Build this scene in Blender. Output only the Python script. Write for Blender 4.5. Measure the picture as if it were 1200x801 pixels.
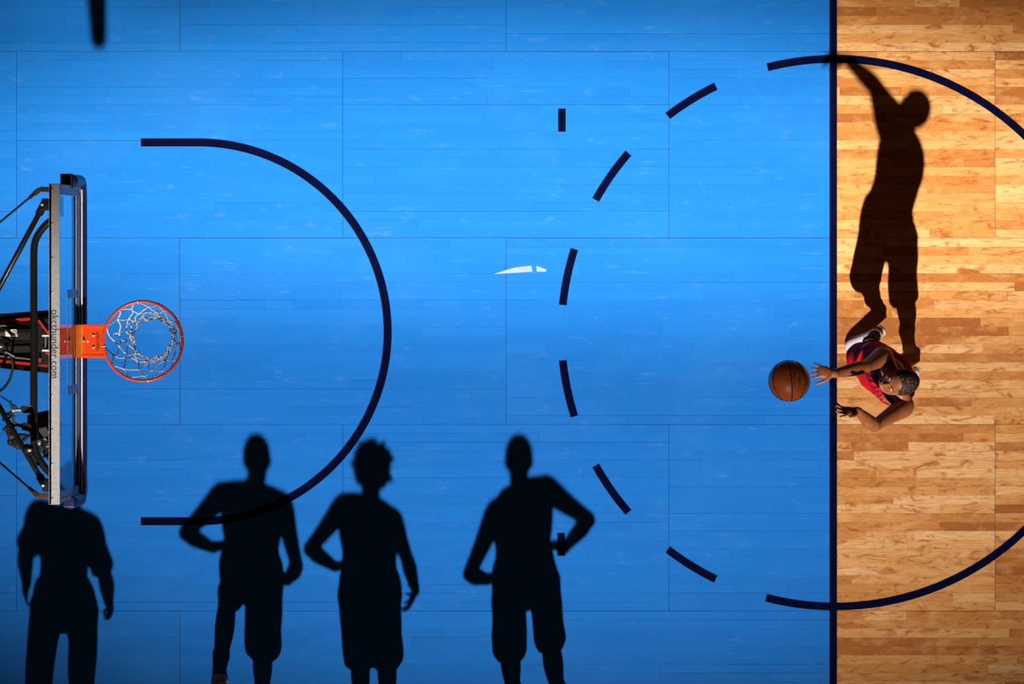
import bpy, bmesh, math, random
from mathutils import Vector, Matrix, noise
from mathutils.bvhtree import BVHTree
for o in list(bpy.data.objects): bpy.data.objects.remove(o)
C = bpy.context.scene.collection
SC = bpy.context.scene

# ------------------------------------------------------------------ scale of the place
# one "u" is a court unit: 177.82 u = 1 m; (0,0) of u lies at the left end of the court strip, y runs towards the near sideline
S = 177.82
CAMH = 29.3
NX, NY = 775.0, 301.0                     # point of the floor straight below the camera
LU = (567.0, 5190.0, 29.43*S)             # the arena spotlight bank
def W(u, v, z=0.0): return Vector(((u-600)/S, (400.5-v)/S, z))          # floor units + height in m -> world
def I(x, y, z):                                                          # point at height z m on the sight line over (x,y)
    r = CAMH/(CAMH-z); return W(NX+(x-NX)/r, NY+(y-NY)/r, z)
def SH(x, y, z):                                                         # point at height z m whose shadow falls at (x,y)
    k = z*S/(LU[2]-z*S); return W((x+LU[0]*k)/(1+k), (y+LU[1]*k)/(1+k), z)

# ------------------------------------------------------------------ camera
cam = bpy.data.cameras.new('camera'); co = bpy.data.objects.new('camera', cam); C.objects.link(co)
co.location = W(NX, NY, CAMH); co.rotation_euler = (0,0,0)
cam.sensor_width = 36; cam.lens = S*CAMH*36/1200.0
cam.shift_x = -(NX-600)/1200.0; cam.shift_y = (NY-400.5)/1200.0
cam.clip_end = 200
SC.camera = co
# ------------------------------------------------------------------ world: the dark hall, a little warm
w = bpy.data.worlds.new('hall'); SC.world = w; w.use_nodes = True
bg = w.node_tree.nodes['Background']; bg.inputs[0].default_value = (1.0,0.45,0.22,1); bg.inputs[1].default_value = 0.022
# ------------------------------------------------------------------ arena spotlights, one bank high over the stands, plus an added hoop light
def spot(name, target, power, color, size_deg, blend, rad, sx=1.0, off=(0,0,0)):
    l = bpy.data.lights.new(name, 'SPOT'); o = bpy.data.objects.new(name, l); C.objects.link(o)
    p = W(LU[0], LU[1], LU[2]/S) + Vector(off); o.location = p
    d = (target-p).normalized()
    o.rotation_euler = d.to_track_quat('-Z','Y').to_euler()
    o.scale = (sx,1,1)
    l.energy = power; l.color = color; l.spot_size = math.radians(size_deg); l.spot_blend = blend; l.shadow_soft_size = rad
    return o
spot('key_spotlight', W(640,390), 84000, (1.0,0.85,0.87), 7.2, 1.0, 0.26, sx=2.7)
spot('band_spotlight', W(640,203), 115000, (1.0,0.80,0.68), 2.75, 1.0, 0.26, sx=6.5)
spot('added_hoop_light', W(110,400,3.6), 92000, (1.0,0.96,0.9), 3.5, 0.9, 0.26)  # extra beam added to brighten the board, which the key beam misses
SC.view_settings.view_transform = 'Standard'
SC.view_settings.look = 'None'; SC.view_settings.gamma = 1.0
SC.view_settings.use_curve_mapping = False
SC.view_settings.exposure = 0.0

# ------------------------------------------------------------------ materials
def nt(name):
    m = bpy.data.materials.new(name); m.use_nodes = True
    t = m.node_tree; b = t.nodes['Principled BSDF']
    return m, t, b
def N(t, typ, **kw):
    n = t.nodes.new(typ)
    for k, v in kw.items():
        if k.startswith('i_'):
            key = k[2:]; key = int(key) if key.isdigit() else key.replace('_',' ')
            n.inputs[key].default_value = v
        else: setattr(n, k, v)
    return n
def mapped(t, scale, coord='Object'):
    tc = N(t,'ShaderNodeTexCoord'); mp = N(t,'ShaderNodeMapping'); mp.inputs['Scale'].default_value = scale
    t.links.new(tc.outputs[coord], mp.inputs[0]); return mp.outputs[0]
def noise_n(t, vec, scale, detail=4, rough=0.5):
    n = N(t,'ShaderNodeTexNoise'); n.inputs['Scale'].default_value = scale; n.inputs['Detail'].default_value = detail; n.inputs['Roughness'].default_value = rough
    t.links.new(vec, n.inputs['Vector']); return n.outputs[0]
def ramp(t, fac, stops):
    r = N(t,'ShaderNodeValToRGB'); cr = r.color_ramp
    while len(cr.elements) < len(stops): cr.elements.new(0.5)
    for e,(p,c) in zip(cr.elements, stops): e.position = p; e.color = (*c,1) if len(c)==3 else c
    t.links.new(fac, r.inputs[0]); return r.outputs[0]
def mixc(t, fac, a, b, mode='MIX'):
    m = N(t,'ShaderNodeMix', data_type='RGBA', blend_type=mode)
    for s,k in ((fac,0),(a,6),(b,7)):
        if isinstance(s,(int,float)): m.inputs[k].default_value = s
        elif isinstance(s,tuple): m.inputs[k].default_value = (*s,1)
        else: t.links.new(s, m.inputs[k])
    return m.outputs[2]
def mat(name, col, rough=0.5, metal=0.0, var=0.12, scale=30, bump=0.0, spec=0.5, bscale=None):
    m,t,b = nt(name)
    v = mapped(t,(1,1,1)); n = noise_n(t, v, scale, 5)
    d = tuple(c*(1-var) for c in col); l = tuple(min(1,c*(1+var)) for c in col)
    t.links.new(ramp(t,n,[(0.3,d),(0.7,l)]), b.inputs['Base Color'])
    b.inputs['Roughness'].default_value = rough; b.inputs['Metallic'].default_value = metal
    b.inputs['Specular IOR Level'].default_value = spec
    if bump:
        n2 = noise_n(t, v, bscale or scale*2, 4); bp = N(t,'ShaderNodeBump'); bp.inputs['Strength'].default_value = bump; bp.inputs['Distance'].default_value = 0.004
        t.links.new(n2, bp.inputs['Height']); t.links.new(bp.outputs[0], b.inputs['Normal'])
    return m

def wood_mat():
    m,t,b = nt('maple_planks')
    at = N(t,'ShaderNodeAttribute', attribute_name='plank')
    sep = N(t,'ShaderNodeSeparateColor'); t.links.new(at.outputs['Color'], sep.inputs[0])
    tc = N(t,'ShaderNodeTexCoord')
    add = N(t,'ShaderNodeVectorMath', operation='MULTIPLY_ADD'); t.links.new(at.outputs['Color'], add.inputs[0]); add.inputs[1].default_value = (37,61,29); t.links.new(tc.outputs['Object'], add.inputs[2])
    def mp(sc):
        q = N(t,'ShaderNodeMapping'); q.inputs['Scale'].default_value = sc; t.links.new(add.outputs[0], q.inputs[0]); return q.outputs[0]
    base = ramp(t, sep.outputs[0], [(0.0,(0.32,0.095,0.010)),(0.13,(0.45,0.16,0.024)),(0.34,(0.64,0.29,0.062)),(0.66,(0.78,0.42,0.120)),(1.0,(0.90,0.60,0.25))])
    g = noise_n(t, mp((3,40,1)), 3.0, 6, 0.6)
    c1 = mixc(t, ramp(t,g,[(0.40,(0,0,0)),(0.66,(0.5,0.5,0.5))]), base, (0.42,0.15,0.03))
    f = N(t,'ShaderNodeTexNoise'); f.inputs['Scale'].default_value = 4.5; f.inputs['Detail'].default_value = 7; f.inputs['Roughness'].default_value = 0.65; f.inputs['Distortion'].default_value = 1.6
    t.links.new(mp((1.3,3.2,1)), f.inputs['Vector'])
    c2 = mixc(t, ramp(t,f.outputs[0],[(0.52,(0,0,0)),(0.66,(0.95,0.95,0.95))]), c1, (0.36,0.10,0.012))
    fine = noise_n(t, mp((14,120,1)), 6, 3)
    c3 = mixc(t, ramp(t,fine,[(0.45,(0,0,0)),(0.75,(0.22,0.22,0.22))]), c2, (0.93,0.66,0.32))
    hl = noise_n(t, mp((2.4,4.2,1)), 3.0, 6, 0.6)
    c4 = mixc(t, ramp(t,hl,[(0.50,(0,0,0)),(0.72,(0.40,0.40,0.40))]), c3, (0.92,0.60,0.24))
    t.links.new(c4, b.inputs['Base Color']); b.inputs['Roughness'].default_value = 0.5; b.inputs['Specular IOR Level'].default_value = 0.12
    return m
def blue_mat():
    m,t,b = nt('blue_lane_paint')
    at = N(t,'ShaderNodeAttribute', attribute_name='plank'); sep = N(t,'ShaderNodeSeparateColor'); t.links.new(at.outputs['Color'], sep.inputs[0])
    base = ramp(t, sep.outputs[0], [(0.0,(0.007,0.205,0.68)),(1.0,(0.009,0.226,0.73))])
    v = mapped(t,(1,1,1))
    c = base
    # broad scuffed haze in the varnish
    s1 = noise_n(t, v, 1.1, 5, 0.6); c = mixc(t, ramp(t,s1,[(0.50,(0,0,0)),(0.80,(0.10,0.10,0.10))]), c, (0.14,0.42,0.80))
    # short smears
    mpn = N(t,'ShaderNodeMapping'); mpn.inputs['Rotation'].default_value=(0,0,0.6); mpn.inputs['Scale'].default_value=(2.0,4.5,1); t.links.new(v,mpn.inputs[0])
    s2 = noise_n(t, mpn.outputs[0], 2.6, 8, 0.72); c = mixc(t, ramp(t,s2,[(0.58,(0,0,0)),(0.80,(0.20,0.20,0.20))]), c, (0.30,0.58,0.90))
    mpo = N(t,'ShaderNodeMapping'); mpo.inputs['Rotation'].default_value=(0,0,-0.9); mpo.inputs['Scale'].default_value=(1.5,16,1); t.links.new(v,mpo.inputs[0])
    s3 = noise_n(t, mpo.outputs[0], 1.8, 8, 0.7); c = mixc(t, ramp(t,s3,[(0.60,(0,0,0)),(0.78,(0.20,0.20,0.20))]), c, (0.30,0.58,0.90))
    # light worn dashes along plank seams
    mpd = N(t,'ShaderNodeMapping'); mpd.inputs['Scale'].default_value=(3.0,190,1); t.links.new(v,mpd.inputs[0])
    s4 = noise_n(t, mpd.outputs[0], 1.5, 2, 0.5); c = mixc(t, ramp(t,s4,[(0.74,(0,0,0)),(0.80,(0.45,0.45,0.45))]), c, (0.45,0.70,0.95))
    # dark thin dashes
    mpe = N(t,'ShaderNodeMapping'); mpe.inputs['Scale'].default_value=(2.0,170,1); mpe.inputs['Location'].default_value=(7,3,0); t.links.new(v,mpe.inputs[0])
    s5 = noise_n(t, mpe.outputs[0], 1.5, 2, 0.5); c = mixc(t, ramp(t,s5,[(0.72,(0,0,0)),(0.80,(0.5,0.5,0.5))]), c, (0.004,0.06,0.28))
    t.links.new(c, b.inputs['Base Color']); b.inputs['Roughness'].default_value = 0.55; b.inputs['Specular IOR Level'].default_value = 0.16
    return m
def navy_mat():
    m,t,b = nt('navy_line_paint')
    v = mapped(t,(1,1,1)); n = noise_n(t, v, 9, 5)
    c = ramp(t,n,[(0.3,(0.0012,0.0022,0.018)),(0.7,(0.0022,0.004,0.030))])
    mpd = N(t,'ShaderNodeMapping'); mpd.inputs['Scale'].default_value=(5.0,150,1); t.links.new(v,mpd.inputs[0])
    s4 = noise_n(t, mpd.outputs[0], 1.5, 2); c = mixc(t, ramp(t,s4,[(0.74,(0,0,0)),(0.82,(0.35,0.35,0.35))]), c, (0.25,0.2,0.2))
    t.links.new(c, b.inputs['Base Color']); b.inputs['Roughness'].default_value = 0.7; b.inputs['Specular IOR Level'].default_value = 0.02
    return m
def glass_mat():
    m,t,b = nt('backboard_glass_pane')
    out = t.nodes['Material Output']; t.nodes.remove(b)
    fr = N(t,'ShaderNodeFresnel'); fr.inputs[0].default_value = 1.45
    geo = N(t,'ShaderNodeNewGeometry')
    inv = N(t,'ShaderNodeMath', operation='SUBTRACT'); inv.inputs[0].default_value = 1.0; t.links.new(geo.outputs['Backfacing'], inv.inputs[1])
    mul = N(t,'ShaderNodeMath', operation='MULTIPLY'); t.links.new(fr.outputs[0], mul.inputs[0]); t.links.new(inv.outputs[0], mul.inputs[1])
    tr = N(t,'ShaderNodeBsdfTransparent'); nz = noise_n(t, mapped(t,(1,1,1)), 3, 3)
    t.links.new(ramp(t,nz,[(0.3,(0.86,0.93,0.97)),(0.7,(0.90,0.96,0.99))]), tr.inputs[0])
    gl = N(t,'ShaderNodeBsdfGlossy'); gl.inputs['Roughness'].default_value = 0.015
    mx = N(t,'ShaderNodeMixShader'); t.links.new(mul.outputs[0], mx.inputs[0]); t.links.new(tr.outputs[0], mx.inputs[1]); t.links.new(gl.outputs[0], mx.inputs[2])
    t.links.new(mx.outputs[0], out.inputs[0]); return m
def ball_mat():
    m,t,b = nt('ball_leather')
    v = mapped(t,(1,1,1)); vo = N(t,'ShaderNodeTexVoronoi'); vo.inputs['Scale'].default_value = 260; t.links.new(v, vo.inputs['Vector'])
    n = noise_n(t, v, 14, 5)
    t.links.new(ramp(t,n,[(0.3,(0.46,0.09,0.010)),(0.7,(0.62,0.14,0.018))]), b.inputs['Base Color'])
    bp = N(t,'ShaderNodeBump'); bp.inputs['Strength'].default_value = 0.35; bp.inputs['Distance'].default_value = 0.0012
    t.links.new(vo.outputs[0], bp.inputs['Height']); t.links.new(bp.outputs[0], b.inputs['Normal']); b.inputs['Roughness'].default_value = 0.42
    return m
def hair_mat():
    m,t,b = nt('short_curled_hair')
    v = mapped(t,(1,1,1)); n = N(t,'ShaderNodeTexVoronoi'); n.inputs['Scale'].default_value = 130; t.links.new(v,n.inputs['Vector'])
    t.links.new(ramp(t,n.outputs[0],[(0.0,(0.004,0.003,0.003)),(0.62,(0.008,0.006,0.005)),(0.80,(0.13,0.06,0.03))]), b.inputs['Base Color'])
    b.inputs['Roughness'].default_value = 0.6; b.inputs['Specular IOR Level'].default_value = 0.2
    return m
M = dict(
 wood=wood_mat(), blue=blue_mat(), navy=navy_mat(), glass=glass_mat(), ball=ball_mat(),
 gap_wood=mat('seam_dark_wood',(0.10,0.035,0.008),0.8), gap_blue=mat('seam_dark_blue',(0.003,0.02,0.11),0.8),
 black=mat('black_powdercoat',(0.009,0.008,0.007),0.35,0.0,0.2,40,0,0.3), gap=mat('seam_black',(0.01,0.01,0.012),0.9),
 blackm=mat('black_rubber_and_pad_shade',(0.006,0.006,0.006),0.6,0.0,0.3,60,0.3,0.25),
 steel=mat('brushed_steel',(0.42,0.40,0.385),0.55,0.0,0.12,55,0.15),
 chrome=mat('bright_steel',(0.70,0.70,0.70),0.3,0.6,0.1,60),
 darkmetal=mat('dark_metal',(0.06,0.055,0.05),0.35,0.7,0.3,60),
 bronze=mat('worn_bronze_metal',(0.16,0.08,0.045),0.35,0.6,0.3,60),
 orange=mat('orange_rim_enamel',(0.80,0.062,0.004),0.34,0.0,0.08,30),
 redp=mat('red_enamel',(0.55,0.018,0.012),0.4,0.0,0.1,30),
 white=mat('white_plastic',(0.75,0.75,0.72),0.5,0.0,0.05,30),
 ink=mat('dark_ink',(0.006,0.007,0.02),0.6), 
 pad=mat('navy_padding',(0.006,0.014,0.085),0.42,0.0,0.15,20,0.1),
 cord=mat('net_cord',(0.80,0.74,0.66),0.8,0.0,0.12,120,0.4),
 whiteglass=mat('white_border_tape',(0.16,0.28,0.60),0.5),
 skin=mat('brown_skin',(0.19,0.066,0.022),0.45,0.0,0.22,26,0.15,0.28,90),
 skin2=mat('dark_skin',(0.12,0.05,0.025),0.45,0.0,0.15,26,0.1),
 hair=hair_mat(), hair_plain=mat('plain_hair',(0.008,0.006,0.005),0.5,0.0,0.6,160,1.0,0.35,150),
 red=mat('red_jersey_cloth',(0.40,0.006,0.010),0.85,0.0,0.14,45,0.4,0.03,160),
 redm=mat('dark_red_trim',(0.2,0.004,0.01),0.75,0.0,0.14,45),
 trim=mat('navy_trim_cloth',(0.012,0.03,0.075),0.7),
 cloth=mat('dark_cloth',(0.02,0.025,0.05),0.8,0.0,0.2,45,0.4), cloth2=mat('grey_cloth',(0.10,0.10,0.11),0.8,0.0,0.2,45,0.4),
 shoe=mat('white_shoe_leather',(0.70,0.68,0.70),0.45,0.0,0.10,60,0.2), shoeb=mat('brown_shoe_leather',(0.42,0.19,0.09),0.5,0.0,0.15,60,0.2),
 shoek=mat('black_shoe_leather',(0.012,0.012,0.012),0.4,0.0,0.2,60,0.2),
 sole=mat('rubber_sole',(0.55,0.5,0.5),0.6), sock=mat('black_sock',(0.01,0.01,0.012),0.9,0.0,0.2,80,0.5),
 eye=mat('eye_white',(0.42,0.36,0.32),0.4), lip=mat('lips',(0.30,0.09,0.06),0.45), glove=mat('grey_tattoo',(0.09,0.045,0.028),0.45),
 lens=mat('lens_glass',(0.01,0.012,0.03),0.05,0.0,0.1,20,0.0,0.9), reflection=mat('pale_reflection_paint',(0.36,0.50,0.70),0.5,0.0,0.08,8), ring=mat('worn_grey',(0.3,0.28,0.25),0.4,0.5),
)

# ------------------------------------------------------------------ object helpers
def link(name, bm, m, parent=None, smooth=True, loc=None):
    me = bpy.data.meshes.new(name)
    bmesh.ops.recalc_face_normals(bm, faces=bm.faces)
    bm.to_mesh(me); bm.free()
    return link_mesh(name, me, m, parent, smooth, loc)
def link_mesh(name, me, m, parent=None, smooth=True, loc=None):
    # mesh data is in world space; re-based on the parent's location
    o = bpy.data.objects.new(name, me); C.objects.link(o)
    for mm in (m if isinstance(m,list) else [m]): me.materials.append(mm)
    for p in me.polygons: p.use_smooth = smooth
    base = loc
    if base is None:
        base = parent['_w'] if parent is not None and '_w' in parent else (0,0,0)
    base = Vector(base)
    me.transform(Matrix.Translation(-base)); o['_w'] = list(base)
    if parent is not None:
        pb = Vector(parent['_w']); o.parent = parent; o.location = base-pb
    else: o.location = base
    return o
def empty(name, loc):
    o = bpy.data.objects.new(name, None); C.objects.link(o); o.location = loc; o['_w'] = list(loc); o.empty_display_size = 0.2
    return o
def tag(o, label, cat, group=None):
    o['label'] = label; o['category'] = cat
    if group: o['group'] = group
    return o
def box(bm, c, d, rot=None, bev=0.0):
    """box centre c, full sizes d, rot a 3x3"""
    m = Matrix.Translation(Vector(c)) @ ((rot.to_4x4()) if rot else Matrix.Identity(4)) @ Matrix.Diagonal((*d,1))
    r = bmesh.ops.create_cube(bm, size=1, matrix=m)
    if bev:
        es = set(e for v in r['verts'] for e in v.link_edges)
        bmesh.ops.bevel(bm, geom=list(es), offset=bev, segments=2, affect='EDGES', profile=0.7)
def frame_of(d, side=None):
    d = Vector(d).normalized()
    s = Vector(side) if side is not None else (Vector((0,0,1)) if abs(d.z) < 0.9 else Vector((1,0,0)))
    a = (s - d*s.dot(d))
    if a.length < 1e-5: a = d.orthogonal()
    a.normalize(); return d, a, d.cross(a).normalized()
def beam(bm, p, q, w, h, side=None, bev=0.0):
    p = Vector(p); q = Vector(q); d,a,b = frame_of(q-p, side)
    box(bm, (p+q)/2, ((q-p).length, w, h), Matrix((d,a,b)).transposed(), bev)
def cat(p0,p1,p2,p3,t):
    return 0.5*((2*p1)+(-p0+p2)*t+(2*p0-5*p1+4*p2-p3)*t*t+(-p0+3*p1-3*p2+p3)*t*t*t)
def loft(bm, pts, ra, rb=None, side=None, n=18, sub=4, cap='round', closed=False):
    pts = [Vector(p) for p in pts]; K = len(pts)
    if not isinstance(ra,(list,tuple)): ra = [ra]*K
    if rb is None: rb = ra
    if not isinstance(rb,(list,tuple)): rb = [rb]*K
    P=[];A=[];B=[]
    segs = K if closed else K-1
    def g(i,l): return l[i%K] if closed else l[max(0,min(K-1,i))]
    for i in range(segs):
        for j in range(sub):
            t = j/sub
            P.append(cat(g(i-1,pts),g(i,pts),g(i+1,pts),g(i+2,pts),t))
            A.append(max(0.0006,cat(g(i-1,ra),g(i,ra),g(i+1,ra),g(i+2,ra),t))); B.append(max(0.0006,cat(g(i-1,rb),g(i,rb),g(i+1,rb),g(i+2,rb),t)))
    if not closed: P.append(pts[-1]); A.append(ra[-1]); B.append(rb[-1])
    L = len(P); T=[]
    for i in range(L):
        if closed: d = P[(i+1)%L]-P[i-1]
        else: d = P[min(L-1,i+1)]-P[max(0,i-1)]
        T.append(d.normalized() if d.length>1e-9 else (T[-1] if T else Vector((0,0,1))))
    if side is None:
        s = T[0].orthogonal().normalized()
        ss=[]
        for i in range(L):
            s = (s - T[i]*s.dot(T[i])).normalized(); ss.append(s)
    else: ss = [Vector(side)]*L
    rings=[]
    def ring(c,a,b,ax,bx):
        return [bm.verts.new(c+ax*(a*math.cos(2*math.pi*k/n))+bx*(b*math.sin(2*math.pi*k/n))) for k in range(n)]
    fr=[]
    for i in range(L):
        ax = ss[i]-T[i]*ss[i].dot(T[i]); ax.normalize(); fr.append((ax, T[i].cross(ax)))
    if cap=='round' and not closed:
        for th in (80,50,25):
            r_=math.radians(th); rings.append(ring(P[0]-T[0]*min(A[0],B[0])*math.sin(r_), A[0]*math.cos(r_),B[0]*math.cos(r_),*fr[0]))
    for i in range(L): rings.append(ring(P[i],A[i],B[i],*fr[i]))
    if cap=='round' and not closed:
        for th in (25,50,80):
            r_=math.radians(th); rings.append(ring(P[-1]+T[-1]*min(A[-1],B[-1])*math.sin(r_), A[-1]*math.cos(r_),B[-1]*math.cos(r_),*fr[-1]))
    R = len(rings)
    for i in range(R if closed else R-1):
        a=rings[i]; b=rings[(i+1)%R]
        for k in range(n): bm.faces.new((a[k],a[(k+1)%n],b[(k+1)%n],b[k]))
    if not closed and cap!='open':
        bm.faces.new(rings[0][::-1]); bm.faces.new(rings[-1])
def ell(bm, c, r, axes=None, seg=20):
    R = Matrix(axes).transposed() if axes else Matrix.Identity(3)
    bmesh.ops.create_uvsphere(bm, u_segments=seg, v_segments=seg//2+2, radius=1, matrix=Matrix.Translation(Vector(c)) @ R.to_4x4() @ Matrix.Diagonal((*r,1)))
def cyl(bm, p, q, r, r2=None, n=16):
    loft(bm, [p,q], [r, r if r2 is None else r2], n=n, sub=1, cap='flat')
def remesh(bm, voxel, smooth=2, wr=0.0, wscale=9.0, seed=0):
    """union of overlapping closed shells into one continuous skin"""
    me = bpy.data.meshes.new('tmp'); bmesh.ops.recalc_face_normals(bm, faces=bm.faces); bm.to_mesh(me); bm.free()
    o = bpy.data.objects.new('tmp', me); C.objects.link(o)
    md = o.modifiers.new('r','REMESH'); md.mode='VOXEL'; md.voxel_size=voxel
    dg = bpy.context.evaluated_depsgraph_get(); dg.update()
    ev = o.evaluated_get(dg); b2 = bmesh.new(); b2.from_mesh(ev.to_mesh()); ev.to_mesh_clear()
    bpy.data.objects.remove(o); bpy.data.meshes.remove(me)
    for _ in range(smooth): bmesh.ops.smooth_vert(b2, verts=b2.verts, factor=0.5, use_axis_x=True, use_axis_y=True, use_axis_z=True)
    if wr:
        b2.normal_update()
        off = Vector((seed*3.1, seed*1.7, 0))
        sh = []
        for v in b2.verts:
            p = v.co
            a = noise.noise(Vector((p.x*wscale, p.y*wscale, p.z*wscale*0.45))+off)
            c = noise.noise(Vector((p.x*wscale*2.7, p.y*wscale*2.7, p.z*wscale))+off)
            sh.append(v.normal*(wr*(1.0-abs(a)*3.0)+wr*0.4*c))
        for v,s_ in zip(b2.verts, sh): v.co += s_
    return b2
def text_pts(s, size, spacing=1.0, extrude=0.0):
    cu = bpy.data.curves.new('t','FONT'); cu.body=s; cu.size=size; cu.align_x='CENTER'; cu.align_y='CENTER'; cu.space_character=spacing; cu.extrude=extrude
    o = bpy.data.objects.new('t',cu); C.objects.link(o); dg=bpy.context.evaluated_depsgraph_get(); dg.update()
    me = bpy.data.meshes.new_from_object(o.evaluated_get(dg)); bpy.data.objects.remove(o); bpy.data.curves.remove(cu)
    return me

# ------------------------------------------------------------------ floor
random.seed(11)
floor = empty('floor', (0,0,0)); floor['kind'] = 'structure'
FT = 976.5; LANE0, LANE1 = -40.0, 818.0
U0,U1,V0,V1 = -1150,2330,-800,1600
PW, PH, ROW0 = 382.2, 218.4, 60.2
def build_floor():
    bm = bmesh.new(); lay = bm.faces.layers.float_color.new('plank')
    def quad(u0,v0,u1,v1,mi,z,c=(0,0,0,1)):
        f = bm.faces.new([bm.verts.new(W(u0,v0,z)),bm.verts.new(W(u0,v1,z)),bm.verts.new(W(u1,v1,z)),bm.verts.new(W(u1,v0,z))])
        f.material_index = mi; f[lay] = c
    NS = 21; sh = PH/NS
    r0 = int(math.floor((V0-ROW0)/PH)); r1 = int(math.ceil((V1-ROW0)/PH))
    def put(u0,v0,u1,v1,c):
        # cut a plank where the paint ends
        cuts_u = [u0]+[x for x in (FT,) if u0<x<u1]+[u1]
        cuts_v = [v0]+[y for y in (LANE0,LANE1) if v0<y<v1]+[v1]
        for a,b in zip(cuts_u,cuts_u[1:]):
            for p,q in zip(cuts_v,cuts_v[1:]):
                blue = (a+b)/2<FT and LANE0<(p+q)/2<LANE1
                quad(a,p,b,q,1 if blue else 0,0,c)
    for r in range(r0,r1):
        va = ROW0+r*PH; off = 19.5 if r%2==0 else 210.8
        k0 = int(math.floor((U0-off)/PW)); k1 = int(math.ceil((U1-off)/PW))
        for k in range(k0,k1):
            ua = off+k*PW; ub = ua+PW
            for s in range(NS):
                v_a = va+s*sh; v_b = v_a+sh
                gt = random.choice((0.0,0.03,0.07,0.13,0.24)); gb = 0.0
                if s==0: gt = 0.36
                if s==NS-1: gb = 0.18
                u = ua+0.3; lim = ub-0.3
                while u < lim-1:
                    ln = random.choice((40,60,85,110,150,200,260))*random.uniform(0.8,1.2)
                    e = u+ln
                    if lim-e < 35: e = lim
                    c = (random.random(), random.random(), random.random(), 1)
                    gt2 = gt*random.uniform(0.2,1.4)
                    put(u,v_a+gt2,e-(0.20*random.random() if e<lim else 0),v_b-gb,c)
                    u = e
    # dark seams lie just under the planks
    quad(U0-200,V0-200,FT,LANE0,2,-0.0015); quad(U0-200,LANE0,FT,LANE1,3,-0.0015); quad(U0-200,LANE1,FT,V1+200,2,-0.0015); quad(FT,V0-200,U1+200,V1+200,2,-0.0015)
    me = bpy.data.meshes.new('court_planks'); bm.to_mesh(me); bm.free()
    o = link_mesh('court_planks', me, [M['wood'],M['blue'],M['gap_wood'],M['gap_blue']], floor, smooth=False)
    o['label'] = 'blue painted lane and bare maple planks of the court'
build_floor()
def flat(name, polys, m, label=None, z=0.0006):
    bm = bmesh.new()
    for poly in polys:
        up = [bm.verts.new(W(u,v,z)) for u,v in poly]; bm.faces.new(up)
    bmesh.ops.recalc_face_normals(bm, faces=bm.faces)
    for f in bm.faces:
        if f.normal.z<0: f.normal_flip()
    me = bpy.data.meshes.new(name); bm.to_mesh(me); bm.free()
    o = link_mesh(name, me, m, floor, smooth=False)
    if label: o['label'] = label
    return o
def arcband(cx,cy,ri,ro,a0,a1,step=1.5):
    n = max(2,int(abs(a1-a0)/step)); out=[]
    for i in range(n):
        t0=math.radians(a0+(a1-a0)*i/n); t1=math.radians(a0+(a1-a0)*(i+1)/n)
        out.append([(cx+ri*math.cos(t0),cy+ri*math.sin(t0)),(cx+ro*math.cos(t0),cy+ro*math.sin(t0)),(cx+ro*math.cos(t1),cy+ro*math.sin(t1)),(cx+ri*math.cos(t1),cy+ri*math.sin(t1))])
    return out
flat('free_throw_line', [[(972,LANE0-4.5),(981,LANE0-4.5),(981,LANE1+4.5),(972,LANE1+4.5)]], M['navy'], 'straight navy line between blue paint and bare wood')
flat('free_throw_circle', arcband(978.5,389.6,316,325.3,-104.3,104.6), M['navy'], 'solid navy half of the free throw circle', 0.0009)
for a0,a1 in ((5.8,17.8),(29,41),(52.3,64.2),(-17.8,-5.8),(-41,-29),(-64.2,-52.3)):
    flat('circle_dash', arcband(978.5,389.6,316,325.3,180-a0,180-a1), M['navy'])
ra_ = arcband(232.5,388.6,217,226.6,-90,90)
flat('restricted_area_arc', [[(165,162),(232.5,162),(232.5,171.6),(165,171.6)]]+ra_+[[(165,605.6),(232.5,605.6),(232.5,615.2),(165,615.2)]], M['navy'], 'navy half circle painted around the hoop')
flat('lane_mark', [[(654,127),(663,127),(663,154.3),(654,154.3)]], M['navy']); flat('lane_mark', [[(653,624),(662,624),(662,651),(653,651)]], M['navy'])
for y in (LANE0,LANE1): flat('lane_line', [[(-55,y-4.5),(972,y-4.5),(972,y+4.5),(-55,y+4.5)]], M['navy'])
flat('baseline', [[(-60,-700),(-51,-700),(-51,1500),(-60,1500)]], M['navy'], None, 0.0009)
flat('painted_reflection', [[(578.5,320.8),(590,317.2),(605,313),(622.6,311),(624,318),(608,319.2),(598,319.8)],[(628.5,311.4),(640,315.4),(640.2,318),(629,318)]], M['reflection'], 'small pale wing shaped reflection painted on the blue floor')  # pale shape paints a scoreboard reflection flat onto the floor

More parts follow.
